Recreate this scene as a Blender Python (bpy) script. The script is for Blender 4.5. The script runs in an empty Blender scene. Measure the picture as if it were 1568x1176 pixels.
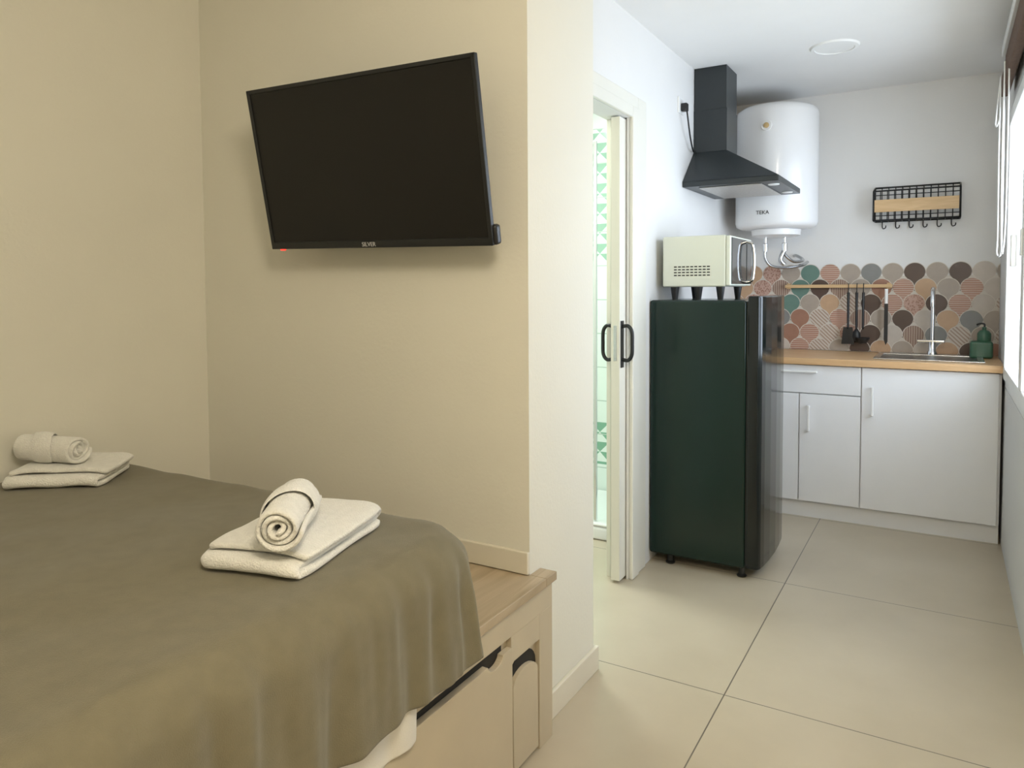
import bpy, bmesh, math, random
import numpy as np
from mathutils import Vector, Matrix, Euler, noise
random.seed(7)
SC=bpy.context.scene; COL=bpy.context.collection
# ---------------------------------------------------------------- materials
def mat(name,col,rough=0.5,metal=0.0,var=0.0,vscale=6.0,bump=0.0,bscale=60.0,coat=0.0,sheen=0.0,emis=None,estr=0.0,spec=0.5,detail=3.0,stretch=None):
    m=bpy.data.materials.new(name); m.use_nodes=True
    nt=m.node_tree; N=nt.nodes; L=nt.links; b=N['Principled BSDF']
    b.inputs['Base Color'].default_value=(*col,1); b.inputs['Roughness'].default_value=rough
    b.inputs['Metallic'].default_value=metal; b.inputs['Coat Weight'].default_value=coat
    b.inputs['Sheen Weight'].default_value=sheen; b.inputs['Specular IOR Level'].default_value=spec
    if emis: b.inputs['Emission Color'].default_value=(*emis,1); b.inputs['Emission Strength'].default_value=estr
    tc=N.new('ShaderNodeTexCoord'); vec=tc.outputs['Object']
    if stretch:
        mp=N.new('ShaderNodeMapping'); mp.inputs['Scale'].default_value=stretch; L.new(vec,mp.inputs['Vector']); vec=mp.outputs['Vector']
    if var>0:
        n=N.new('ShaderNodeTexNoise'); n.inputs['Scale'].default_value=vscale; n.inputs['Detail'].default_value=detail
        L.new(vec,n.inputs['Vector'])
        r=N.new('ShaderNodeValToRGB'); e=r.color_ramp.elements
        e[0].position=0.3; e[1].position=0.7
        e[0].color=(*[max(0,c*(1-var)) for c in col],1); e[1].color=(*[min(1,c*(1+var)) for c in col],1)
        L.new(n.outputs['Fac'],r.inputs['Fac']); L.new(r.outputs['Color'],b.inputs['Base Color'])
    if bump>0:
        n2=N.new('ShaderNodeTexNoise'); n2.inputs['Scale'].default_value=bscale; n2.inputs['Detail'].default_value=4
        L.new(vec,n2.inputs['Vector'])
        bp=N.new('ShaderNodeBump'); bp.inputs['Strength'].default_value=bump; bp.inputs['Distance'].default_value=0.01
        L.new(n2.outputs['Fac'],bp.inputs['Height']); L.new(bp.outputs['Normal'],b.inputs['Normal'])
    return m
def wood(name,c1,c2,scale,rough=0.4,axis='X'):
    m=bpy.data.materials.new(name); m.use_nodes=True
    nt=m.node_tree; N=nt.nodes; L=nt.links; b=N['Principled BSDF']; b.inputs['Roughness'].default_value=rough
    tc=N.new('ShaderNodeTexCoord'); mp=N.new('ShaderNodeMapping')
    s=(1.2,14,14) if axis=='X' else (14,1.2,14)
    mp.inputs['Scale'].default_value=[a*scale for a in s]
    n=N.new('ShaderNodeTexNoise'); n.inputs['Scale'].default_value=1.0; n.inputs['Detail'].default_value=6; n.inputs['Distortion'].default_value=1.2
    r=N.new('ShaderNodeValToRGB'); e=r.color_ramp.elements; e[0].position=0.32;e[1].position=0.68
    e[0].color=(*c2,1); e[1].color=(*c1,1)
    L.new(tc.outputs['Object'],mp.inputs['Vector']);L.new(mp.outputs['Vector'],n.inputs['Vector']);L.new(n.outputs['Fac'],r.inputs['Fac']);L.new(r.outputs['Color'],b.inputs['Base Color'])
    return m
M_wall=mat('wall_paint',(0.76,0.755,0.74),0.7,var=0.012,vscale=3,bump=0.06,bscale=90)
M_wallb=mat('wall_paint_bedroom',(0.77,0.75,0.665),0.7,var=0.012,vscale=3,bump=0.06,bscale=90)
M_ceil=mat('ceiling_paint',(0.84,0.835,0.82),0.85,var=0.01,bump=0.03,bscale=120)
M_trim=mat('trim_lacquer',(0.76,0.745,0.67),0.4,var=0.01)
M_basew=mat('baseboard_cream',(0.72,0.675,0.57),0.45,var=0.02)
M_white=mat('white_laminate',(0.84,0.85,0.87),0.35,var=0.01)
M_enamel=mat('white_enamel',(0.86,0.86,0.86),0.28,var=0.01,coat=0.3)
M_plasticw=mat('white_plastic',(0.85,0.85,0.83),0.35,var=0.01)
M_black=mat('black_plastic',(0.012,0.012,0.013),0.4,var=0.1)
M_blackm=mat('black_metal',(0.02,0.021,0.022),0.38,metal=0.3,var=0.1)
M_screen=mat('tv_screen',(0.010,0.0092,0.0080),0.42,var=0.03,spec=0.3)
M_hood=mat('hood_anthracite',(0.026,0.032,0.035),0.35,metal=0.2,var=0.08)
M_steel=mat('stainless_steel',(0.55,0.56,0.57),0.25,metal=1.0,var=0.05,stretch=(2,60,60))
M_chrome=mat('chrome',(0.75,0.76,0.78),0.1,metal=1.0,var=0.02)
M_alu=mat('filter_aluminium',(0.55,0.54,0.52),0.4,metal=0.6,var=0.1,vscale=80)
M_fridge=mat('fridge_green_enamel',(0.0062,0.0195,0.0145),0.2,var=0.08,vscale=3,spec=0.4)
M_fridged=mat('fridge_door_gloss',(0.004,0.007,0.007),0.12,var=0.05,spec=0.5)
M_cream=mat('microwave_cream',(0.72,0.745,0.64),0.35,var=0.01)
M_glassd=mat('microwave_glass',(0.01,0.01,0.012),0.08,coat=0.5,var=0.05)
M_duvet=mat('duvet_olive_cotton',(0.195,0.172,0.112),0.85,var=0.06,vscale=25,bump=0.25,bscale=500,sheen=0.2,spec=0.2)
M_sheet=mat('sheet_white_cotton',(0.78,0.75,0.69),0.85,var=0.02,bump=0.15,bscale=400,spec=0.2)
M_towel=mat('towel_terry',(0.91,0.895,0.84),0.95,var=0.04,vscale=60,bump=0.6,bscale=280,sheen=0.6,spec=0.1)
M_drawer=mat('drawer_beige_laminate',(0.53,0.455,0.335),0.5,var=0.03,vscale=8)
M_dark=mat('dark_gap_shade',(0.02,0.017,0.013),0.8,var=0.1)  # near-black colour standing in for shade inside gaps and recesses
M_oak=wood('oak_laminate',(0.52,0.42,0.295),(0.36,0.28,0.18),1.5,0.42,'Y')
M_top=wood('worktop_beech',(0.70,0.46,0.25),(0.57,0.35,0.17),2.2,0.35,'X')
M_bamboo=wood('bamboo',(0.66,0.46,0.25),(0.55,0.36,0.18),4,0.45,'X')
M_green=mat('soap_green_plastic',(0.04,0.12,0.07),0.3,var=0.05)
M_lens=mat('lamp_diffuser',(0.86,0.86,0.84),0.4,var=0.01)
M_lenson=mat('lamp_diffuser_lit',(0.9,0.88,0.8),0.4,emis=(1,0.85,0.62),estr=4,var=0.01)
M_blind=mat('blind_brown_fabric',(0.12,0.07,0.045),0.8,var=0.15,vscale=80,bump=0.2,bscale=300)
M_red=mat('led_red',(0.8,0.02,0.02),0.4,emis=(1,0.05,0.03),estr=2,var=0.01)
M_brass=mat('brass_dial',(0.65,0.48,0.25),0.3,metal=0.8,var=0.05)
M_logo=mat('logo_grey',(0.6,0.6,0.6),0.4,var=0.01)
M_grout=mat('grout_light',(0.62,0.57,0.50),0.8,var=0.03)
# floor
def floor_mat():
    m=bpy.data.materials.new('porcelain_floor'); m.use_nodes=True
    nt=m.node_tree;N=nt.nodes;L=nt.links;b=N['Principled BSDF']
    tc=N.new('ShaderNodeTexCoord'); sp=N.new('ShaderNodeSeparateXYZ'); L.new(tc.outputs['Object'],sp.inputs[0])
    def M(op,a,bb=None):
        n=N.new('ShaderNodeMath');n.operation=op
        for i,v in enumerate([a,bb]):
            if v is None: continue
            if isinstance(v,(int,float)): n.inputs[i].default_value=v
            else: L.new(v,n.inputs[i])
        return n.outputs[0]
    def line(o,off):
        w=M('PINGPONG',M('ADD',o,off),0.5)   # 0 at integers
        return M('LESS_THAN',w,0.002)
    g=M('MAXIMUM',line(sp.outputs[0],20.575),line(sp.outputs[1],19.745))
    n=N.new('ShaderNodeTexNoise');n.inputs['Scale'].default_value=2.5;n.inputs['Detail'].default_value=5;n.inputs['Roughness'].default_value=0.55
    L.new(tc.outputs['Object'],n.inputs['Vector'])
    r=N.new('ShaderNodeValToRGB');e=r.color_ramp.elements;e[0].position=.2;e[1].position=.8
    e[0].color=(0.465,0.400,0.295,1);e[1].color=(0.555,0.485,0.370,1);L.new(n.outputs['Fac'],r.inputs['Fac'])
    mx=N.new('ShaderNodeMixRGB');L.new(g,mx.inputs['Fac']);L.new(r.outputs['Color'],mx.inputs['Color1']);mx.inputs['Color2'].default_value=(0.16,0.14,0.11,1)
    L.new(mx.outputs['Color'],b.inputs['Base Color'])
    b.inputs['Roughness'].default_value=0.30
    return m
M_floor=floor_mat()
def bath_mat():
    m=bpy.data.materials.new('bathroom_tiles'); m.use_nodes=True
    nt=m.node_tree;N=nt.nodes;L=nt.links;b=N['Principled BSDF'];b.inputs['Roughness'].default_value=0.15
    tc=N.new('ShaderNodeTexCoord'); sp=N.new('ShaderNodeSeparateXYZ'); L.new(tc.outputs['Object'],sp.inputs[0])
    def M(op,a,bb=None):
        n=N.new('ShaderNodeMath');n.operation=op
        for i,v in enumerate([a,bb]):
            if v is None: continue
            if isinstance(v,(int,float)): n.inputs[i].default_value=v
            else: L.new(v,n.inputs[i])
        return n.outputs[0]
    hx=M('ADD',sp.outputs[0],sp.outputs[1])
    u=M('MULTIPLY',M('ADD',hx,10),17.0); v=M('MULTIPLY',M('ADD',sp.outputs[2],10),17.0)
    fu=M('FRACT',u); fv=M('FRACT',v)
    par=M('MODULO',M('ADD',M('FLOOR',u),M('FLOOR',v)),2.0)
    fu2=M('ABSOLUTE',M('SUBTRACT',fu,par))
    tri=M('GREATER_THAN',M('ADD',fu2,fv),1.0)
    band1=M('MULTIPLY',M('GREATER_THAN',sp.outputs[2],1.43),M('LESS_THAN',sp.outputs[2],2.2))
    band2=M('MULTIPLY',M('GREATER_THAN',sp.outputs[2],0.22),M('LESS_THAN',sp.outputs[2],0.48))
    pat=M('MULTIPLY',tri,M('MAXIMUM',M('MULTIPLY',band1,0.85),band2))
    gl=M('LESS_THAN',M('PINGPONG',M('MULTIPLY',sp.outputs[2],5.0),0.5),0.015)
    mx=N.new('ShaderNodeMixRGB');L.new(pat,mx.inputs['Fac']);mx.inputs['Color1'].default_value=(0.80,0.86,0.81,1);mx.inputs['Color2'].default_value=(0.22,0.42,0.30,1)
    mx2=N.new('ShaderNodeMixRGB');L.new(gl,mx2.inputs['Fac']);L.new(mx.outputs['Color'],mx2.inputs['Color1']);mx2.inputs['Color2'].default_value=(0.5,0.58,0.52,1)
    L.new(mx2.outputs['Color'],b.inputs['Base Color'])
    return m
M_bath=bath_mat()
def glass_mat(name,tint=(1,1,1),refl=0.08):
    m=bpy.data.materials.new(name);m.use_nodes=True;nt=m.node_tree;N=nt.nodes;L=nt.links
    for n in list(N): N.remove(n)
    o=N.new('ShaderNodeOutputMaterial');mx=N.new('ShaderNodeMixShader');t=N.new('ShaderNodeBsdfTransparent');g=N.new('ShaderNodeBsdfGlossy')
    t.inputs['Color'].default_value=(*tint,1);g.inputs['Roughness'].default_value=0.03;mx.inputs[0].default_value=refl
    L.new(t.outputs[0],mx.inputs[1]);L.new(g.outputs[0],mx.inputs[2]);L.new(mx.outputs[0],o.inputs[0]);return m
M_glass=glass_mat('window_glass')
# ---------------------------------------------------------------- mesh helpers
def grp(name,loc=(0,0,0)):
    e=bpy.data.objects.new(name,None); COL.objects.link(e); e.location=loc; e.empty_display_size=0.05; return e
def addobj(name,me,m,parent=None,smooth=False):
    o=bpy.data.objects.new(name,me); COL.objects.link(o)
    if m is not None: me.materials.append(m)
    if parent is not None: o.parent=parent
    if smooth:
        for p in me.polygons: p.use_smooth=True
    return o
def box(name,lo,hi,m,parent=None,bev=0.0,seg=2,rot=None):
    me=bpy.data.meshes.new(name);bm=bmesh.new()
    lo=Vector(lo);hi=Vector(hi);c=(lo+hi)/2;s=hi-lo
    bmesh.ops.create_cube(bm,size=1.0)
    for v in bm.verts: v.co=Vector((v.co.x*s.x,v.co.y*s.y,v.co.z*s.z))
    if bev>0: bmesh.ops.bevel(bm,geom=bm.edges[:],offset=min(bev,min(abs(a) for a in s)*0.49),segments=seg,affect='EDGES',profile=0.5)
    bm.to_mesh(me);bm.free()
    o=addobj(name,me,m,parent,smooth=False);o.location=c
    if bev>0:
        for p in me.polygons: p.use_smooth=True
        try: me.set_sharp_from_angle(angle=math.radians(50))
        except Exception: pass
        w=o.modifiers.new('wn','WEIGHTED_NORMAL'); w.keep_sharp=True
    if rot: o.rotation_euler=rot
    return o
def meshobj(name,verts,faces,m,parent=None,smooth=False):
    me=bpy.data.meshes.new(name);me.from_pydata([tuple(v) for v in verts],[],faces);me.update()
    bm=bmesh.new();bm.from_mesh(me);bmesh.ops.recalc_face_normals(bm,faces=bm.faces);bm.to_mesh(me);bm.free()
    return addobj(name,me,m,parent,smooth)
def prism(name,pts,axis,a,b,m,parent=None,bev=0.0):
    n=len(pts);vs=[]
    for t in (a,b):
        for p in pts:
            v=[0,0,0];k=[i for i in range(3) if i!=axis];v[k[0]]=p[0];v[k[1]]=p[1];v[axis]=t;vs.append(v)
    fs=[list(range(n)),list(range(2*n-1,n-1,-1))]+[[i,(i+1)%n,n+(i+1)%n,n+i] for i in range(n)]
    o=meshobj(name,vs,fs,m,parent)
    if bev>0:
        md=o.modifiers.new('b','BEVEL');md.width=bev;md.segments=2;md.limit_method='ANGLE'
    return o
def catmull(pts,sub=8):
    P=[Vector(p) for p in pts];out=[]
    for i in range(len(P)-1):
        p0=P[max(i-1,0)];p1=P[i];p2=P[i+1];p3=P[min(i+2,len(P)-1)]
        for k in range(sub):
            t=k/sub
            out.append(0.5*((2*p1)+(-p0+p2)*t+(2*p0-5*p1+4*p2-p3)*t*t+(-p0+3*p1-3*p2+p3)*t*t*t))
    out.append(P[-1]);return out
def tube(name,pts,r,m,parent=None,smooth=True,sub=8,seg=10,closed=False,rfun=None):
    P=catmull(pts,sub) if smooth else [Vector(p) for p in pts]
    n=len(P);vs=[];fs=[]
    T=(P[1]-P[0]).normalized();up=Vector((0,0,1)) if abs(T.z)<0.9 else Vector((1,0,0))
    u=T.cross(up).normalized()
    for i,p in enumerate(P):
        if i==0: t=(P[1]-P[0])
        elif i==n-1: t=(P[-1]-P[-2])
        else: t=(P[i+1]-P[i-1])
        t.normalize(); u=(u-t*u.dot(t))
        if u.length<1e-6: u=t.orthogonal()
        u.normalize(); w=t.cross(u)
        rr=r if rfun is None else rfun(i/(n-1))*r
        for k in range(seg):
            a=2*math.pi*k/seg; vs.append(p+u*math.cos(a)*rr+w*math.sin(a)*rr)
    for i in range(n-1):
        for k in range(seg):
            fs.append([i*seg+k,i*seg+(k+1)%seg,(i+1)*seg+(k+1)%seg,(i+1)*seg+k])
    fs.append(list(range(seg)));fs.append([(n-1)*seg+k for k in range(seg)])
    return meshobj(name,vs,fs,m,parent,smooth=True)
def lathe(name,prof,center,m,parent=None,seg=48,axis='Z',smooth=True):
    vs=[];fs=[];n=len(prof)
    for k in range(seg):
        a=2*math.pi*k/seg
        for r,z in prof:
            v=(r*math.cos(a),r*math.sin(a),z)
            if axis=='X': v=(z,r*math.cos(a),r*math.sin(a))
            if axis=='Y': v=(r*math.cos(a),z,r*math.sin(a))
            vs.append(v)
    for k in range(seg):
        for i in range(n-1):
            fs.append([k*n+i,((k+1)%seg)*n+i,((k+1)%seg)*n+i+1,k*n+i+1])
    o=meshobj(name,vs,fs,m,parent,smooth)
    bm=bmesh.new();bm.from_mesh(o.data);bmesh.ops.remove_doubles(bm,verts=bm.verts,dist=1e-5);bmesh.ops.recalc_face_normals(bm,faces=bm.faces);bm.to_mesh(o.data);bm.free()
    try: o.data.set_sharp_from_angle(angle=math.radians(40))
    except Exception: pass
    o.location=center;return o
def text(name,s,size,m,parent,loc,rot,ext=0.0005):
    cu=bpy.data.curves.new(name,'FONT');cu.body=s;cu.size=size;cu.extrude=ext;cu.align_x='CENTER';cu.align_y='CENTER'
    cu.materials.append(m);o=bpy.data.objects.new(name,cu);COL.objects.link(o);o.parent=parent;o.location=loc;o.rotation_euler=rot;return o
def rezero(o): o.data.transform(Matrix.Translation(o.location));o.location=(0,0,0)
# ---------------------------------------------------------------- room
XL=-2.36;YT=1.76;XS=-0.99;YS=2.19;XD=-1.17;YB=4.80;XR=0.25;ZC=2.42;YBK=-1.5;XE=1.3;YJ=1.95
rezero(box('floor',(-2.9,YBK-0.1,-0.1),(XE+0.1,YB+0.1,0),M_floor))
box('ceiling',(-2.9,YBK-0.1,ZC),(XE+0.1,YB+0.1,ZC+0.1),M_ceil)
box('wall_left',(XL-0.1,YBK,0),(XL,YT,ZC),M_wallb)
box('wall_tv',(XL-0.1,YT,0),(XS,YS,ZC),M_wallb)
box('wall_rear',(XL-0.1,YBK-0.1,0),(XE+0.1,YBK,ZC),M_wallb)
box('wall_back',(-2.9,YB,0),(XR+0.1,YB+0.1,ZC),M_wall)
OY0,OY1,OZ=2.30,2.96,1.99
def multi(name,boxes,m):
    vs=[];fs=[]
    for lo,hi in boxes:
        b=len(vs)
        for z in (lo[2],hi[2]):
            for x,y in ((lo[0],lo[1]),(hi[0],lo[1]),(hi[0],hi[1]),(lo[0],hi[1])): vs.append((x,y,z))
        fs+=[[b,b+3,b+2,b+1],[b+4,b+5,b+6,b+7],[b,b+1,b+5,b+4],[b+1,b+2,b+6,b+5],[b+2,b+3,b+7,b+6],[b+3,b,b+4,b+7]]
    return meshobj(name,vs,fs,m)
XDB=-1.27
multi('wall_door',[((XDB,YS,0),(XD,OY0,ZC)),((XDB,OY0,OZ),(XD,OY1,ZC)),((XDB,OY1,0),(XDB+0.02,YB,ZC)),((XD-0.012,OY1,0),(XD,YB,ZC)),((XDB+0.02,3.56,0),(XD-0.012,YB,ZC))],M_wall)
WY0,WY1,WZ0,WZ1=2.35,4.26,0.78,2.12
multi('wall_right',[((XR,YJ,0),(XR+0.1,WY0,ZC)),((XR,WY1,0),(XR+0.1,YB,ZC)),((XR,WY0,0),(XR+0.1,WY1,WZ0)),((XR,WY0,WZ1),(XR+0.1,WY1,ZC))],M_wall)
box('wall_right_return',(XR+0.1,YJ,0),(XE+0.1,YJ+0.1,ZC),M_wall)
box('wall_right_bedroom',(XE,YBK,0),(XE+0.1,YJ,ZC),M_wallb)
rezero(box('wall_bathroom_far',(-2.8,4.0,0),(XDB,4.08,ZC),M_bath))
rezero(box('wall_bathroom_side',(-2.9,YS,0),(-2.8,4.08,ZC),M_bath))
box('wall_bathroom_near',(-2.9,YS-0.1,0),(XL-0.1,YS,ZC),M_wall)
tr=grp('shower_tray')
box('tray',(-2.78,3.35,0.0),(-1.29,3.99,0.07),M_enamel,tr,0.015)
box('rim',(-2.78,3.35,0.07),(-1.29,3.40,0.085),M_enamel,tr,0.006)
sg=grp('shower_screen')
box('pane',(-1.9,3.38,0.09),(-1.52,3.388,2.0),glass_mat('shower_glass',(0.92,1,0.96),0.04),sg)
box('profile',(-1.525,3.375,0.09),(-1.51,3.393,2.0),M_chrome,sg,0.002)
# baseboards
box('baseboard_tv',(XL,YT-0.014,0.472),(XS+0.001,YT,0.535),M_basew,bev=0.003)
box('baseboard_strip',(XS,YT+0.062,0),(XS+0.014,YS+0.014,0.08),M_basew,bev=0.003)
box('baseboard_strip_return',(XD,YS,0),(XS+0.0,YS+0.014,0.08),M_basew,bev=0.003)
# door casing
box('trim_1',(XD,OY1,0),(XD+0.018,OY1+0.08,OZ+0.05),M_trim,bev=0.005)
box('trim_2',(XD,OY0-0.07,OZ),(XD+0.018,OY1,OZ+0.05),M_trim,bev=0.005)
box('trim_3',(XD,OY0-0.07,0),(XD+0.018,OY0,OZ),M_trim,bev=0.005)
box('trim_4',(XDB,OY1-0.012,0),(XDB+0.02,OY1,OZ),M_trim,bev=0.002)
box('trim_5',(XD,OY1+0.08,0),(XD+0.010,OY1+0.18,OZ+0.10),M_trim,bev=0.004)
box('trim_6',(XD,OY0-0.12,OZ+0.05),(XD+0.010,OY1+0.08,OZ+0.10),M_trim,bev=0.004)
# sliding door leaf
dr=grp('door_1')
LY=2.892;LX0,LX1=-1.226,-1.186
box('leaf',(LX0,LY,0.012),(LX1,3.53,OZ-0.005),M_trim,dr,0.002)
for sx,nm in ((LX1,'outer'),(LX0,'inner')):
    s=1 if nm=='outer' else -1
    xx=sorted((sx,sx+s*0.004))
    box('plate_'+nm,(xx[0],LY+0.010,0.93),(xx[1],LY+0.040,1.13),M_blackm,dr,0.001)
    yy=LY+0.025
    tube('pull_'+nm,[(sx+s*0.002,yy,1.105),(sx+s*0.028,yy,1.108),(sx+s*0.045,yy,1.085),(sx+s*0.047,yy,1.035),(sx+s*0.045,yy,0.985),(sx+s*0.028,yy,0.962),(sx+s*0.002,yy,0.965)],0.008,M_blackm,dr)
box('lock',(-1.213,LY-0.002,0.96),(-1.199,LY,1.11),M_steel,dr)
# ---------------------------------------------------------------- window
w=grp('window_1')
def frame(y0,y1,z0,z1,x0,x1,t,pre):
    box(pre+'_sill',(x0,y0,z0),(x1,y1,z0+t),M_plasticw,w,0.004)
    box(pre+'_head',(x0,y0,z1-t),(x1,y1,z1),M_plasticw,w,0.004)
    box(pre+'_jamb_a',(x0,y0,z0+t),(x1,y0+t,z1-t),M_plasticw,w,0.004)
    box(pre+'_jamb_b',(x0,y1-t,z0+t),(x1,y1,z1-t),M_plasticw,w,0.004)
frame(WY0,WY1,WZ0,WZ1,XR+0.0,XR+0.07,0.045,'frame')
mid=(WY0+WY1)/2
frame(WY0+0.045,mid,WZ0+0.045,WZ1-0.045,XR-0.012,XR+0.04,0.055,'sash_near')
frame(mid,WY1-0.045,WZ0+0.045,WZ1-0.045,XR-0.012,XR+0.04,0.055,'sash_far')
box('pane_near',(XR+0.012,WY0+0.1,WZ0+0.1),(XR+0.016,mid-0.055,WZ1-0.1),M_glass,w)
box('pane_far',(XR+0.012,mid+0.055,WZ0+0.1),(XR+0.016,WY1-0.1,WZ1-0.1),M_glass,w)
box('handle_plate',(XR-0.02,mid-0.02,1.38),(XR-0.012,mid+0.02,1.48),M_plasticw,w,0.003)
box('handle_lever',(XR-0.05,mid-0.012,1.34),(XR-0.03,mid+0.012,1.46),M_plasticw,w,0.005)
bl=grp('roman_blind')
box('headrail',(XR-0.05,WY0,2.33),(XR-0.01,4.15,2.38),M_plasticw,bl,0.004)
for i in range(4):
    box('fold_%d'%i,(XR-0.055+0.006*i,WY0,2.14+0.045*i),(XR-0.02+0.004*i,4.12,2.20+0.045*i),M_blind,bl,0.01)
tube('cord_a',[(XR-0.06,3.95,2.2),(XR-0.062,3.95,1.9),(XR-0.06,3.94,1.5),(XR-0.062,3.93,1.42),(XR-0.055,3.88,1.40),(XR-0.05,3.84,1.45),(XR-0.05,3.84,1.8),(XR-0.052,3.86,2.2)],0.003,M_plasticw,bl)
tube('cord_b',[(XR-0.06,3.70,2.2),(XR-0.062,3.70,1.8),(XR-0.06,3.66,1.45),(XR-0.055,3.62,1.42),(XR-0.05,3.60,1.6),(XR-0.05,3.6,2.2)],0.003,M_plasticw,bl)
tube('cord_c',[(XR-0.06,3.97,2.2),(XR-0.07,4.05,2.05),(XR-0.07,4.07,2.0),(XR-0.06,4.0,2.02),(XR-0.06,3.97,2.08)],0.003,M_plasticw,bl)
# ---------------------------------------------------------------- kitchen units
kc=grp('kitchen_cabinet')
YF=4.24
box('carcass',(XD+0.005,YF+0.02,0.10),(XR-0.012,YB-0.005,0.845),M_white,kc)
box('plinth',(XD+0.005,YF+0.035,0.0),(XR-0.012,YF+0.055,0.10),M_white,kc)
box('worktop',(XD+0.003,YF-0.025,0.848),(XR-0.004,YB-0.003,0.884),M_top,kc,0.003)
def front(nm,x0,x1,z0,z1): box(nm,(x0+0.0015,YF,z0+0.0015),(x1-0.0015,YF+0.018,z1-0.0015),M_white,kc,0.002)
front('panel_sink',-0.378,0.228,0.095,0.845)
front('drawer_front',-0.80,-0.38,0.69,0.845)
front('door_right',-0.685,-0.38,0.095,0.688)
front('door_left',-1.16,-0.687,0.095,0.688)
front('drawer_front_left',-1.16,-0.802,0.69,0.845)
def handle(nm,a,b):
    a=Vector(a);b=Vector(b)
    box(nm+'_bar',tuple(min(a[i],b[i])-(0.006 if i!=1 else 0.03) for i in range(3)),tuple(max(a[i],b[i])+(0.006 if i!=1 else -0.02) for i in range(3)),M_plasticw,kc,0.003)
    for k,p in enumerate((a,b)): box(nm+'_post%d'%k,(p.x-0.005,p.y-0.022,p.z-0.005),(p.x+0.005,p.y,p.z+0.005),M_plasticw,kc,0.001)
handle('handle_drawer',(-0.77,YF,0.81),(-0.60,YF,0.81))
handle('handle_door',(-0.635,YF,0.49),(-0.635,YF,0.62))
handle('handle_sink',(-0.325,YF,0.60),(-0.325,YF,0.74))
sk=grp('kitchen_sink')
sx0,sx1,sy0,sy1=-0.33,0.17,4.30,4.70
box('rim_front',(sx0,sy0,0.885),(sx1,sy0+0.03,0.892),M_steel,sk,0.002)
box('rim_rear',(sx0,sy1-0.06,0.885),(sx1,sy1,0.892),M_steel,sk,0.002)
box('rim_left',(sx0,sy0+0.03,0.885),(sx0+0.03,sy1-0.06,0.892),M_steel,sk,0.002)
box('rim_right',(sx1-0.03,sy0+0.03,0.885),(sx1,sy1-0.06,0.892),M_steel,sk,0.002)
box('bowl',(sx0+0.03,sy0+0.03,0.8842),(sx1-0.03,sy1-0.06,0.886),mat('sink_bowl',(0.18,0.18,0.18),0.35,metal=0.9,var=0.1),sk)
fa=grp('kitchen_faucet')
fx,fy=-0.065,4.675
lathe('base',[(0,0),(0.026,0),(0.026,0.012),(0.02,0.02),(0.018,0.07),(0,0.07)],(fx,fy,0.892),M_chrome,fa,24)
tube('spout',[(fx,fy,0.95),(fx,fy,1.10),(fx,fy,1.20),(fx+0.0,fy-0.03,1.245),(fx,fy-0.08,1.255),(fx,fy-0.13,1.235),(fx,fy-0.15,1.19),(fx,fy-0.15,1.16)],0.011,M_chrome,fa)
box('lever',(fx-0.075,fy-0.012,0.955),(fx+0.06,fy+0.012,0.972),M_chrome,fa,0.005)
sd=grp('dish_soap_caddy')
box('caddy',(0.11,4.59,0.885),(0.215,4.69,0.975),M_green,sd,0.012)
lathe('bottle',[(0,0),(0.03,0),(0.032,0.01),(0.032,0.05),(0.022,0.065),(0.010,0.07),(0.010,0.085),(0,0.085)],(0.175,4.64,0.965),M_green,sd,24)
tube('pump',[(0.175,4.64,1.04),(0.175,4.64,1.065),(0.155,4.64,1.068),(0.14,4.64,1.06)],0.005,M_black,sd)
# ---------------------------------------------------------------- backsplash
def tilemat(nm,c,c2=None,kind=None,sc=260):
    m=bpy.data.materials.new('tile_'+nm);m.use_nodes=True;nt=m.node_tree;N=nt.nodes;L=nt.links;b=N['Principled BSDF'];b.inputs['Roughness'].default_value=0.4
    tc=N.new('ShaderNodeTexCoord')
    if kind:
        wv=N.new('ShaderNodeTexWave') if kind!='dots' else N.new('ShaderNodeTexVoronoi')
        wv.inputs['Scale'].default_value=sc if kind!='dots' else 90
        if kind!='dots':
            wv.bands_direction='DIAGONAL' if kind=='diag' else ('Z' if kind=='h' else 'X')
            wv.inputs['Distortion'].default_value=0.6
        L.new(tc.outputs['Object'],wv.inputs['Vector'])
        r=N.new('ShaderNodeValToRGB');e=r.color_ramp.elements;e[0].position=.35;e[1].position=.5
        e[0].color=(*c2,1);e[1].color=(*c,1);L.new(wv.outputs[0],r.inputs['Fac']);L.new(r.outputs['Color'],b.inputs['Base Color'])
    else:
        n=N.new('ShaderNodeTexNoise');n.inputs['Scale'].default_value=30
        r=N.new('ShaderNodeValToRGB');e=r.color_ramp.elements
        e[0].color=(*[x*.9 for x in c],1);e[1].color=(*[min(1,x*1.1) for x in c],1)
        L.new(tc.outputs['Object'],n.inputs['Vector']);L.new(n.outputs['Fac'],r.inputs['Fac']);L.new(r.outputs['Color'],b.inputs['Base Color'])
    return m
TM=[tilemat('greige',(0.37,0.31,0.255)),tilemat('sand',(0.49,0.32,0.195)),tilemat('terracotta_lines',(0.36,0.17,0.115),(0.52,0.39,0.31),'h',26),tilemat('chocolate',(0.085,0.052,0.038)),
    tilemat('grey',(0.21,0.21,0.20)),tilemat('teal',(0.12,0.21,0.175)),tilemat('rose_dots',(0.48,0.31,0.245),(0.30,0.155,0.11),'dots'),tilemat('white_net',(0.57,0.50,0.43),(0.35,0.25,0.19),'diag',28),
    tilemat('pale',(0.52,0.46,0.40)),tilemat('rust',(0.32,0.165,0.11)),tilemat('mocha_lines',(0.23,0.14,0.105),(0.43,0.33,0.26),'v',26)]
W=[3,3.4,2.6,1.8,1.6,1.1,1.8,2.2,2.2,1.6,2]
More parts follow.
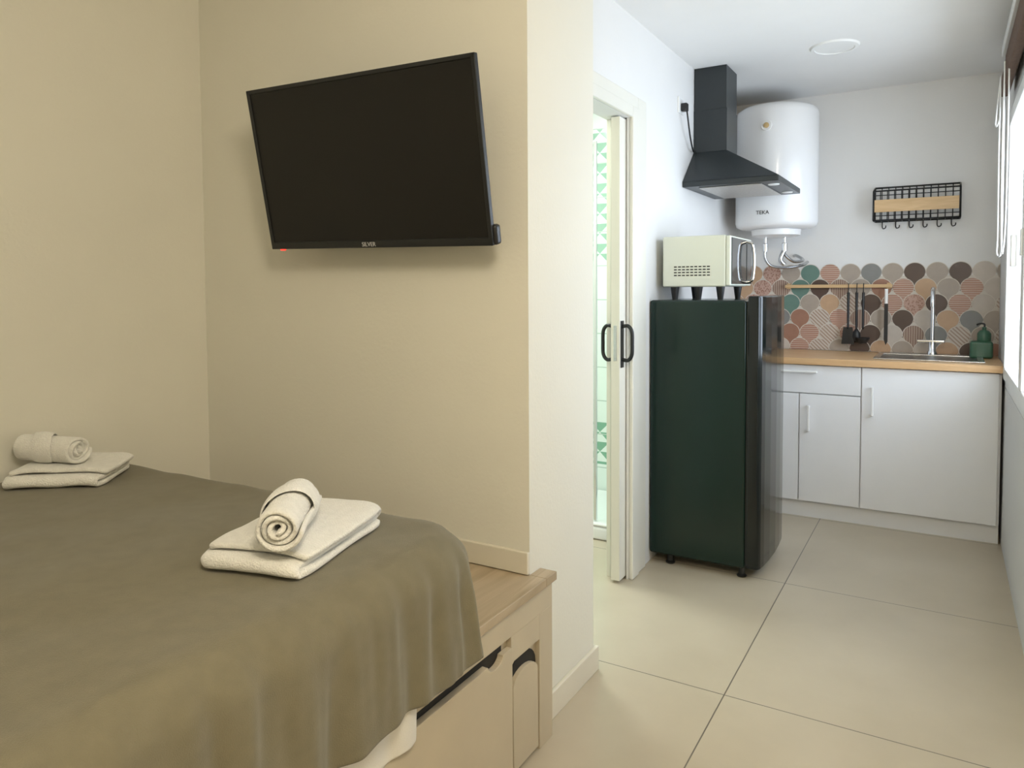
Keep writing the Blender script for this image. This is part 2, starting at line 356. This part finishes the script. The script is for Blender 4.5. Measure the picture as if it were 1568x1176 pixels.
def backsplash():
    me=bpy.data.meshes.new('backsplash_fan_tiles');vs=[];fs=[];mi=[]
    Z0,Z1=0.886,1.405;pw=0.112;ph=0.090;X0,X1=XD+0.001,XR-0.002
    vs+=[(X0,YB-0.002,Z0),(X1,YB-0.002,Z0),(X1,YB-0.002,Z1-0.075),(X0,YB-0.002,Z1-0.075)];fs.append([0,1,2,3]);mi.append(0)
    last=-1
    for row in range(6):
        ztop=Z1-row*ph;y=YB-0.003-0.0009*row
        x=X0-pw+(pw/2 if row%2 else 0)
        while x<X1+pw:
            for layer,(R,yy) in enumerate(((pw*0.515,y),(pw*0.482,y-0.0004))):
                zc=ztop-pw*0.5
                out=[(x+R*math.cos(math.pi*i/24),zc+R*math.sin(math.pi*i/24)) for i in range(25)]
                bot=max(Z0,zc-pw*0.95)
                out+=[(x-R*0.9,max(bot,zc-0.02)),(x-R*0.45,max(bot,zc-0.05)),(x-R*0.4,bot),(x+R*0.4,bot),(x+R*0.45,max(bot,zc-0.05)),(x+R*0.9,max(bot,zc-0.02))]
                out=[(min(max(px,X0),X1),max(pz,Z0)) for px,pz in out]
                w_=max(p[0] for p in out)-min(p[0] for p in out);h_=max(p[1] for p in out)-min(p[1] for p in out)
                if w_<0.004 or h_<0.004: continue
                b=len(vs);vs+=[(px,yy,pz) for px,pz in out];fs.append(list(range(b,b+len(out))))
                if layer==0: mi.append(0)
                else:
                    c=random.choices(range(len(TM)),W)[0]
                    while c==last: c=random.choices(range(len(TM)),W)[0]
                    last=c;mi.append(c+1)
            x+=pw
    me.from_pydata(vs,[],fs);me.materials.append(M_grout)
    for t in TM: me.materials.append(t)
    for p,m_ in zip(me.polygons,mi): p.material_index=m_
    o=bpy.data.objects.new('backsplash_fan_tiles',me);COL.objects.link(o)
backsplash()
ur=grp('utensil_rail')
box('rail',(-0.86,4.755,1.262),(-0.27,4.775,1.282),M_bamboo,ur,0.003)
for x in (-0.84,-0.29): box('bracket',(x-0.01,4.765,1.255),(x+0.01,4.794,1.29),M_bamboo,ur,0.002)
def hook(x,g,z=1.272): tube('hook',[(x,4.76,z+0.012),(x,4.748,z+0.014),(x,4.742,z-0.005),(x,4.742,z-0.03),(x,4.735,z-0.038),(x,4.728,z-0.028)],0.0025,M_blackm,g)
for i,x in enumerate((-0.50,-0.455,-0.42)):
    hook(x,ur)
    tube('utensil_stem_%d'%i,[(x,4.742,1.235),(x,4.742,1.15),(x,4.742,1.02)],0.007,M_black,ur,rfun=lambda t:1.2-0.4*t)
meshobj('spatula_blade',[(-0.535,4.744,0.93),(-0.465,4.744,0.93),(-0.475,4.744,1.03),(-0.525,4.744,1.03),(-0.535,4.739,0.93),(-0.465,4.739,0.93),(-0.475,4.739,1.03),(-0.525,4.739,1.03)],[[0,1,2,3],[4,5,6,7],[0,1,5,4],[1,2,6,5],[2,3,7,6],[3,0,4,7]],M_black,ur)
lathe('ladle_bowl',[(0,-0.03),(0.022,-0.026),(0.036,-0.008),(0.038,0.006),(0.034,0.004),(0.02,-0.02),(0,-0.024)],(-0.42,4.735,0.965),M_black,ur,24)
lathe('spoon_bowl',[(0,-0.04),(0.015,-0.034),(0.024,-0.01),(0.02,0.02),(0.006,0.04),(0,0.04)],(-0.455,4.752,0.98),M_black,ur,24)
tube('knife_handle',[(-0.30,4.742,1.255),(-0.30,4.742,1.21),(-0.30,4.742,1.17)],0.009,M_plasticw,ur)
prism('knife_blade',[(-0.310,1.17),(-0.290,1.17),(-0.290,0.95),(-0.300,0.93),(-0.310,0.96)],1,4.741,4.743,M_black,ur)
wr=grp('wire_wall_rack')
rx0,rx1,rz0,rz1=-0.37,0.055,1.645,1.83
ry0,ry1=4.68,4.79
def rod(nm,a,b,r=0.0025): tube(nm,[a,b],r,M_blackm,wr,smooth=False,seg=8)
for y in (ry0,ry1):
    zt=rz1-(0.02 if y==ry0 else -0.01)
    for nm,a,b in (('t',(rx0,y,zt),(rx1,y,zt)),('b',(rx0,y,rz0),(rx1,y,rz0)),('l',(rx0,y,rz0),(rx0,y,zt)),('r',(rx1,y,rz0),(rx1,y,zt))): rod('rail_'+nm,a,b,0.0045)
for x in (rx0,rx1):
    rod('side_t',(x,ry0,rz1-0.02),(x,ry1,rz1+0.01),0.004);rod('side_b',(x,ry0,rz0),(x,ry1,rz0),0.004)
for i in range(1,12):
    x=rx0+(rx1-rx0)*i/12
    rod('bar_v%d'%i,(x,ry0,rz0),(x,ry0,rz1-0.02));rod('bar_b%d'%i,(x,ry1,rz0),(x,ry1,rz1+0.01));rod('bar_f%d'%i,(x,ry0,rz0),(x,ry1,rz0))
for z in (rz0+0.025,rz1-0.045): rod('bar_h',(rx0,ry0,z),(rx1,ry0,z))
box('wood_band',(rx0+0.006,ry0-0.008,rz0+0.045),(rx1-0.006,ry0-0.003,rz0+0.115),M_bamboo,wr,0.001)
for i in range(6):
    x=rx0+0.04+i*(rx1-rx0-0.08)/5
    tube('hook_%d'%i,[(x,ry1-0.003,rz0),(x,ry1-0.005,rz0-0.03),(x+0.006,ry1-0.02,rz0-0.042),(x+0.018,ry1-0.03,rz0-0.038),(x+0.02,ry1-0.032,rz0-0.025)],0.003,M_blackm,wr)
# ---------------------------------------------------------------- water heater
wh=grp('water_heater',(-0.876,4.545,0))
R=0.230
lathe('tank',[(0,1.605),(0.13,1.607),(0.20,1.612),(R-0.008,1.625),(R,1.645),(R,2.265),(R-0.006,2.29),(R-0.03,2.308),(0.12,2.32),(0,2.325)],(0,0,0),M_enamel,wh,64)
lathe('base_cap',[(0,1.56),(0.10,1.562),(0.135,1.572),(0.14,1.606),(0,1.607)],(0,0,0),M_enamel,wh,48)
lathe('dial_ring',[(0.0,-0.006),(0.028,-0.006),(0.03,0.0),(0.03,0.03),(0,0.03)],(-0.012,-R-0.002,2.176),M_plasticw,wh,24,'Y')
lathe('dial',[(0.0,-0.012),(0.014,-0.011),(0.016,-0.006),(0.016,0.0),(0,0)],(-0.012,-R-0.004,2.176),M_brass,wh,20,'Y')
text('label','TEKA',0.03,M_black,wh,(-0.03,-R-0.0008,1.69),(math.pi/2,0,0))
box('bracket',(-0.12,R-0.03,2.1),(0.12,0.25,2.16),M_steel,wh)
for i,x0 in enumerate((-0.06,0.05)):
    lathe('fitting_%d'%i,[(0,1.48),(0.016,1.48),(0.016,1.525),(0.011,1.53),(0.011,1.565),(0,1.565)],(x0,0.0,0),M_chrome,wh,16)
tube('hose_cold',[(-0.06,0,1.49),(-0.06,0.0,1.44),(-0.03,0.03,1.395),(0.04,0.10,1.385),(0.12,0.17,1.40),(0.14,0.24,1.42)],0.009,M_steel,wh)
tube('hose_hot',[(0.05,0,1.49),(0.05,0.01,1.46),(0.09,0.06,1.42),(0.13,0.14,1.43),(0.08,0.22,1.46),(0.06,0.25,1.46)],0.009,M_steel,wh)
tube('hose_valve',[(0.05,0,1.49),(0.03,-0.01,1.43),(0.05,0.0,1.40)],0.013,M_steel,wh)
# ---------------------------------------------------------------- range hood
rh=grp('range_hood')
hx0,hx1,hy0,hy1=XD+0.002,-0.70,3.68,4.28
cx1,cy0,cy1=-0.995,3.87,4.09
zb,zr,zc=1.778,1.805,1.98
box('chimney',(hx0,cy0,zc),(cx1,cy1,2.2),M_hood,rh,0.002)
box('chimney_upper',(hx0+0.001,cy0+0.004,2.2),(cx1-0.004,cy1-0.004,ZC-0.001),M_hood,rh)
meshobj('canopy',[(hx0,hy0,zr),(hx1,hy0,zr),(hx1,hy1,zr),(hx0,hy1,zr),(hx0,cy0,zc),(cx1,cy0,zc),(cx1,cy1,zc),(hx0,cy1,zc)],[[0,1,2,3],[4,5,6,7],[0,1,5,4],[1,2,6,5],[2,3,7,6],[3,0,4,7]],M_hood,rh)
box('rim',(hx0,hy0,zb),(hx1,hy1,zr),M_hood,rh,0.003)
box('filter',(hx0+0.07,hy0+0.05,zb-0.006),(hx1-0.09,hy1-0.05,zb-0.0005),M_alu,rh,0.002)
for i,y in enumerate((hy0+0.12,hy1-0.12)): lathe('lamp_%d'%i,[(0,-0.004),(0.025,-0.004),(0.028,0),(0,0)],(hx1-0.045,y,zb-0.001),M_lens,rh,20)
ol=grp('wall_outlet')
box('plate',(XD,3.60,2.14),(XD+0.008,3.68,2.22),M_plasticw,ol,0.002)
box('plug',(XD+0.008,3.625,2.15),(XD+0.04,3.66,2.19),M_black,ol,0.006)
tube('cord',[(XD+0.035,3.64,2.16),(XD+0.04,3.65,2.10),(XD+0.03,3.72,2.03),(XD+0.02,3.80,1.98),(XD+0.01,3.865,1.99)],0.004,M_black,ol)
# ---------------------------------------------------------------- fridge
fr=grp('refrigerator')
FY0,FY1=3.205,3.725;FX0,FX1=XD+0.002,-0.735;FZ=1.213
box('body',(FX0,FY0,0.045),(FX1,FY1,FZ),M_fridge,fr,0.012,3)
box('seal',(FX1,FY0+0.01,0.06),(FX1+0.006,FY1-0.01,FZ-0.01),M_black,fr)
ys=[FY0+0.0,FY0+0.004,FY0+0.02,FY0+0.06,FY0+0.15,(FY0+FY1)/2,FY1-0.15,FY1-0.06,FY1-0.02,FY1-0.004,FY1]
dx=[0.048,0.056,0.063,0.069,0.075,0.078,0.075,0.069,0.063,0.056,0.048]
prism('door',[(FX1+0.006,FY1),(FX1+0.006,FY0)]+[(FX1+d,y) for d,y in zip(dx,ys)],2,0.05,FZ+0.018,M_fridged,fr,0.006)
for i,(x,y) in enumerate(((FX0+0.09,FY0+0.04),(FX1-0.02,FY0+0.04),(FX1-0.02,FY1-0.04),(FX0+0.09,FY1-0.04))):
    lathe('foot_%d'%i,[(0,0.0),(0.02,0.0),(0.022,0.006),(0.014,0.012),(0.014,0.05),(0,0.05)],(x,y,0),M_black,fr,16)
# microwave
mw=grp('microwave')
MX0,MX1,MY0,MY1,MZ0,MZ1=-1.135,-0.845,3.285,3.68,1.272,1.503
box('body',(MX0,MY0,MZ0),(MX1,MY1,MZ1),M_cream,mw,0.008)
box('door',(MX1,MY0,MZ0+0.004),(MX1+0.022,MY1-0.0,MZ1-0.004),M_cream,mw,0.006)
box('door_glass',(MX1+0.022,MY0+0.01,MZ0+0.012),(MX1+0.026,MY1-0.12,MZ1-0.012),M_glassd,mw,0.001)
box('control_panel',(MX1+0.022,MY1-0.105,MZ0+0.012),(MX1+0.026,MY1-0.01,MZ1-0.012),M_glassd,mw,0.001)
yy=MY1-0.115
tube('handle',[(MX1+0.024,yy,MZ1-0.02),(MX1+0.05,yy,MZ1-0.03),(MX1+0.058,yy,MZ1-0.07),(MX1+0.06,yy,(MZ0+MZ1)/2),(MX1+0.058,yy,MZ0+0.07),(MX1+0.05,yy,MZ0+0.03),(MX1+0.024,yy,MZ0+0.02)],0.008,M_chrome,mw)
for r_ in range(4):
    for c in range(9):
        x=MX0+0.055+c*0.019;z=MZ0+0.05+r_*0.013
        box('vent_%d_%d'%(r_,c),(x,MY0-0.0012,z),(x+0.013,MY0+0.001,z+0.005),M_dark,mw)
for i,(x,y) in enumerate(((MX0+0.05,MY0+0.03),(MX0+0.16,MY0+0.03),(MX1-0.03,MY0+0.03),(MX1-0.03,MY1-0.05),(MX0+0.05,MY1-0.05))):
    lathe('foot_%d'%i,[(0,FZ+0.0005),(0.012,FZ+0.0005),(0.02,MZ0),(0,MZ0)],(x,y,0),M_black,mw,16)
lathe('recessed_ceiling_light',[(0,-0.006),(0.088,-0.006),(0.090,-0.010),(0.105,-0.008),(0.112,0),(0,0)],(-0.485,3.87,ZC),M_lens,None,48)
# ---------------------------------------------------------------- bed
bed=grp('bed')
PX=-0.957
box('platform_carcass',(XL+0.002,-0.75,0.0),(PX,YT-0.016,0.445),M_drawer,bed)
box('platform_carcass_end',(XS+0.002,YT-0.016,0.0),(PX,YT+0.045,0.445),M_drawer,bed)
rezero(box('platform_top',(XL+0.002,-0.76,0.446),(-0.935,YT-0.002,0.470),M_oak,bed,0.002))
rezero(box('platform_top_end',(XS+0.001,YT-0.002,0.446),(-0.935,YT+0.06,0.470),M_oak,bed,0.002))
def notch_front(nm,y0,y1,z0,z1,ny,nw,nd,x0,x1):
    pts=[(y0,z0),(y1,z0),(y1,z1)]
    for i in range(13):
        a=math.pi*i/12; pts.append((ny+nw*math.cos(a),z1-nd*math.sin(a)))
    pts+=[(y0,z1)]
    return prism(nm,pts,0,x0,x1,M_drawer,bed,0.0015)
box('drawer_gap_shade',(PX,-0.74,0.33),(PX+0.001,1.55,0.376),M_dark,bed)  # dark strip on the carcass, painted shade for the slot above the drawers
notch_front('drawer_front_1',0.60,1.575,0.01,0.354,1.495,0.035,0.02,PX+0.002,-0.937)
notch_front('drawer_front_2',-0.70,0.595,0.01,0.354,0.0,0.05,0.03,PX+0.002,-0.937)
box('platform_rail',(PX,-0.74,0.379),(-0.943,YT+0.045,0.445),M_drawer,bed,0.001)
box('platform_post',(PX,1.73,0.0),(-0.943,YT+0.045,0.379),M_drawer,bed,0.001)
ap=[(1.585,0.012),(1.729,0.012),(1.729,0.25)]+[(1.657+0.072*math.cos(math.pi*i/12),0.25+0.055*math.sin(math.pi*i/12)) for i in range(13)]
prism('arch_shadow',ap,0,PX,PX+0.0015,M_dark,bed)
box('arch_surround',(PX,1.578,0.31),(-0.943,1.729,0.379),M_drawer,bed)
ap2=[(1.590,0.014),(1.722,0.014)]+[(1.654+0.066*math.cos(math.pi*i/12),0.235+0.035*math.sin(math.pi*i/12)) for i in range(13)]
prism('arch_panel',ap2,0,PX+0.0015,PX+0.014,M_drawer,bed,0.001)
box('mattress',(XL+0.03,-0.70,0.472),(-0.985,1.36,0.68),M_sheet,bed,0.06,5)
def drape(name,xe,ye,ztop,R,r,dropx,dropy,m,x0,y0,wr=0.012,seed=0,step=0.012,flare=0.08,thick=0.02,amp=0.006,cflare=0.0,parent=None,hemw=0.0):
    nu=int((xe-x0+dropx)/step);nv=int((ye-y0+dropy)/step)
    vs=[];fs=[]
    ix,iy=xe-R,ye-R
    for j in range(nv+1):
        for i in range(nu+1):
            u=x0+(xe-x0+dropx)*i/nu; v=y0+(ye-y0+dropy)*j/nv
            qx=max(u-ix,0);qy=max(v-iy,0);pw=5.0
            L=(qx**pw+qy**pw)**(1/pw)
            n=Vector((qx,qy)).normalized() if L>1e-6 else Vector((0,0))
            base=Vector((min(u,ix),min(v,iy)))
            cor=math.sin(2*math.atan2(qy,qx)) if L>1e-6 else 0
            fl=flare+cflare*cor
            s=(L-(R-r))
            if s<=0: h=L;dz=0
            elif s<r*math.pi/2: h=(R-r)+r*math.sin(s/r);dz=r*(1-math.cos(s/r))
            else:
                e=s-r*math.pi/2;h=R+e*fl;dz=r+e*math.sqrt(max(0.1,1-fl*fl))*(1-0.12*cor**3)
            if L>1e-6:
                ang=math.atan2(qy,qx)
                t=base.y-base.x+ang*0.25
                k=min(1,max(0,(s-0.3*r)/(0.16)))
                fold=math.sin(t*60+3.0*noise.noise(Vector((t*4,s*1.2,seed))))
                fold=math.copysign(abs(fold)**1.3,fold)
                rip=fold*0.55*(0.4+1.2*max(0,noise.noise(Vector((t*5,3,seed)))+0.3))+noise.noise(Vector((t*15,s*2.2,seed+3)))*1.0+0.5*noise.noise(Vector((t*36,s*5,seed+8)))
                h+=k*wr*rip*(1-0.5*abs(cor)**4)
                dz+=k*(0.006+hemw)*noise.noise(Vector((t*9,1,seed)))
            x=base.x+n.x*h;y=base.y+n.y*h
            z=ztop-dz+amp*noise.noise(Vector((u*3.1,v*3.1,seed)))*1.2+amp*0.5*noise.noise(Vector((u*9,v*7,seed+5)))
            z+=0.003*math.sin((u*0.8+v)*26+3*noise.noise(Vector((u*2,v*2,9))))*max(0,noise.noise(Vector((u*2.3,v*2.3,seed+11)))+0.15)
            vs.append((x,y,z))
    for j in range(nv):
        for i in range(nu):
            a=j*(nu+1)+i;fs.append([a,a+1,a+nu+2,a+nu+1])
    o=meshobj(name,vs,fs,m,parent,True)
    sm=o.modifiers.new('solid','SOLIDIFY');sm.thickness=thick;sm.offset=-1
    ss=o.modifiers.new('sub','SUBSURF');ss.levels=1;ss.render_levels=1
    return o
ZD=0.718
drape('duvet',-0.908,1.44,ZD,0.15,0.085,0.262,0.255,M_duvet,XL+0.012,-0.72,wr=0.015,flare=0.03,cflare=0.10,thick=0.016,amp=0.005,parent=bed)
drape('fitted_sheet',-0.930,1.22,0.69,0.05,0.04,0.338,0.0,M_sheet,XL+0.05,-0.68,seed=4,wr=0.007,thick=0.003,flare=0.0,amp=0.001,parent=bed,hemw=0.012)
# ---------------------------------------------------------------- towels
def folded_towel(name,cx,cy,z0,rot,w,l,rollp):
    g=grp(name,(cx,cy,z0));g.rotation_euler=(0,0,rot)
    t=0.0160;path=[];n=18;hl=l/2;lay=3
    for k in range(lay):
        z=t*0.55+k*t*1.12
        ysq=[-hl+0.004*k+(2*hl-0.012*k)*i/n for i in range(n+1)]
        if k%2==0: ysq=ysq[::-1]
        for y in ysq: path.append((y,z))
        if k<lay-1:
            zc_=z+t*0.56;ye=ysq[-1];s=-1 if k%2==0 else 1
            for a in (-50,-20,20,50): path.append((ye+s*t*0.75*math.cos(math.radians(a)),zc_+t*0.56*math.sin(math.radians(a))))
    vs=[];fs=[];nu=24;m=len(path)
    for i in range(nu+1):
        x=-w/2+w*i/nu
        for (y,z) in path:
            zz=z*(1+0.05*noise.noise(Vector((x*9,y*9,cx))))+0.0022*noise.noise(Vector((x*16,y*16,z*50)))
            shift=0.014*noise.noise(Vector((z*55,y*3,cx)))
            cr=min(1,abs(2*x/w))**7*min(1,abs(2*y/l))**7
            xx=(x+shift)*(1-0.09*cr);yy2=(y+0.008*noise.noise(Vector((x*7,z*60,2+cx))))*(1-0.06*cr)
            vs.append((xx,yy2,max(0.006,zz-0.006*(abs(2*x/w)**6)*(z/0.03)-0.004*cr)))
    for i in range(nu):
        for j in range(m-1):
            a=i*m+j;fs.append([a,a+1,a+m+1,a+m])
    o=meshobj('bath_towel_folded',vs,fs,M_towel,g,True)
    s=o.modifiers.new('s','SOLIDIFY');s.thickness=t*0.88;s.offset=0
    b=o.modifiers.new('sub','SUBSURF');b.levels=1;b.render_levels=2
    (rx,ry,rr,rl,ra)=rollp
    top=t*0.55+(lay-1)*t*1.12+t*0.42
    vs=[];fs=[];turns=3.3;ns=90;nl=14
    for i in range(nl+1):
        yy=-rl/2+rl*i/nl
        for k in range(ns+1):
            q=k/ns;a=2*math.pi*turns*q-math.pi*0.6;r_=0.006+(rr-0.011)*q
            wob=1+0.06*noise.noise(Vector((a*0.6,yy*12,3)))
            endsh=0.006*math.sin(a*1.3)*(abs(2*yy/rl)**4)*(1 if yy<0 else -1)
            vs.append((r_*wob*math.cos(a),yy+endsh,r_*wob*math.sin(a)*0.94+rr*0.95))
    m=ns+1
    for i in range(nl):
        for k in range(ns):
            a=i*m+k;fs.append([a,a+1,a+m+1,a+m])
    o=meshobj('hand_towel_roll',vs,fs,M_towel,g,True);o.location=(rx,ry,top);o.rotation_euler=(0,0,ra)
    s=o.modifiers.new('s','SOLIDIFY');s.thickness=0.0105;s.offset=0
    b=o.modifiers.new('sub','SUBSURF');b.levels=1;b.render_levels=1
    vs=[];fs=[];nb=40;wd=0.07
    for i in range(7):
        tt=-1+2*i/6
        for k in range(nb+1):
            a=math.radians(-60+300*k/nb);r_=rr+0.001-0.003*abs(tt)**3
            vs.append((r_*math.cos(a),tt*wd/2+0.03*math.cos(a)+0.02,r_*math.sin(a)*0.95+rr*0.95))
    m=nb+1
    for i in range(6):
        for k in range(nb):
            a=i*m+k;fs.append([a,a+1,a+m+1,a+m])
    o=meshobj('towel_band',vs,fs,M_towel,g,True);o.location=(rx,ry,top);o.rotation_euler=(0,0,ra)
    s=o.modifiers.new('s','SOLIDIFY');s.thickness=0.004;s.offset=0
    o.modifiers.new('sub','SUBSURF').levels=1
    return g
folded_towel('towel_set',-1.190,1.107,ZD+0.005,math.radians(14),0.235,0.345,(0.030,-0.082,0.049,0.24,math.radians(23)))
folded_towel('towel_set',-2.197,1.172,ZD+0.005,math.radians(37),0.27,0.22,(-0.045,-0.020,0.045,0.205,math.radians(68)))
# ---------------------------------------------------------------- camera
fpx=1123.7;ppy=492.0;yaw,pit,rol=map(math.radians,(30.646,2.572,0.320));H=1.27
fw=np.array([-math.sin(yaw)*math.cos(pit),math.cos(yaw)*math.cos(pit),-math.sin(pit)])
rt=np.array([math.cos(yaw),math.sin(yaw),0]);dn=np.cross(fw,rt)
r2=rt*math.cos(rol)+dn*math.sin(rol);d2=-rt*math.sin(rol)+dn*math.cos(rol)
cam=bpy.data.cameras.new('camera');co=bpy.data.objects.new('camera',cam);COL.objects.link(co)
co.matrix_world=Matrix(((r2[0],-d2[0],-fw[0],0),(r2[1],-d2[1],-fw[1],0),(r2[2],-d2[2],-fw[2],H),(0,0,0,1)))
cam.sensor_width=36;cam.lens=36*fpx/1568;cam.shift_y=-(588-ppy)/1568;cam.clip_start=0.02
SC.camera=co
# ---------------------------------------------------------------- TV
tv=grp('wall_mounted_tv')
tv.matrix_world=Matrix.Translation((-1.444,1.60,1.630))@(Matrix.Rotation(0.010,4,'Z')@Matrix.Rotation(0.208,4,'X')@Matrix.Rotation(0.020,4,'Y'))
wd=0.828;hh=wd/1.70;a=wd/2;b=hh/2
box('housing',(-a,0.0,-b),(a,0.012,b),M_black,tv,0.003)
box('rear_bulge',(-a*0.72,0.012,-b*0.8),(a*0.72,0.05,b*0.3),M_black,tv,0.012)
box('screen',(-a+0.012,-0.0015,-b+0.022),(a-0.012,0.001,b-0.012),M_screen,tv)
for nm,lo,hi in (('bezel_top',(-a,-0.005,b-0.012),(a,0.004,b)),('bezel_bottom',(-a,-0.005,-b),(a,0.004,-b+0.022)),('bezel_left',(-a,-0.005,-b),(-a+0.012,0.004,b)),('bezel_right',(a-0.012,-0.005,-b),(a,0.004,b))): box(nm,lo,hi,M_blackm,tv,0.002)
text('logo','SILVER',0.018,M_logo,tv,(-0.01,-0.0058,-b+0.010),(math.pi/2,0,0))
box('led',(-a+0.035,-0.004,-b-0.005),(-a+0.052,0.006,-b+0.001),M_red,tv,0.002)
box('speaker_lug',(a-0.02,0.002,-b),(a+0.010,0.03,-b+0.055),M_black,tv,0.008)
box('tilt_bracket',(-0.10,0.045,-0.12),(0.10,0.075,0.08),M_blackm,tv,0.003)
tvm=grp('tv_wall_mount')
box('plate',(-1.56,YT-0.012,1.5),(-1.33,YT-0.001,1.72),M_blackm,tvm,0.003)
box('arm',(-1.47,1.70,1.58),(-1.42,YT-0.012,1.64),M_blackm,tvm,0.003)
# ---------------------------------------------------------------- lights
LXY=(0.12,0.22)
bc=grp('bedroom_ceiling_lamp',(*LXY,ZC))
lathe('shade',[(0,-0.05),(0.16,-0.045),(0.19,-0.02),(0.195,0),(0,0)],(0,0,0),M_lenson,bc,40)
l=bpy.data.lights.new('bedroom_lamp_light','POINT');l.energy=57;l.color=(1.0,0.885,0.68);l.shadow_soft_size=0.20
o=bpy.data.objects.new('bedroom_lamp_light',l);COL.objects.link(o);o.location=(*LXY,2.15)
def area(name,loc,size,power,col,rot=(0,0,0),sy=None):
    l=bpy.data.lights.new(name,'AREA');l.energy=power;l.color=col;l.shape='RECTANGLE' if sy else 'DISK';l.size=size
    if sy: l.size_y=sy
    o=bpy.data.objects.new(name,l);COL.objects.link(o);o.location=loc;o.rotation_euler=rot;return o
area('bathroom_lamp_light',(-1.9,3.0,ZC-0.03),0.5,29,(0.94,1.0,0.95))
pl=area('window_portal',(XR+0.12,(WY0+WY1)/2,(WZ0+WZ1)/2),WZ1-WZ0,1,(1,1,1),(0,math.radians(90),0),WY1-WY0)
pl.data.cycles.is_portal=True
wd_=bpy.data.worlds.new('sky');SC.world=wd_;wd_.use_nodes=True
bg=wd_.node_tree.nodes['Background'];bg.inputs['Color'].default_value=(0.75,0.86,1.0,1);bg.inputs['Strength'].default_value=7.7
SC.view_settings.view_transform='Standard'
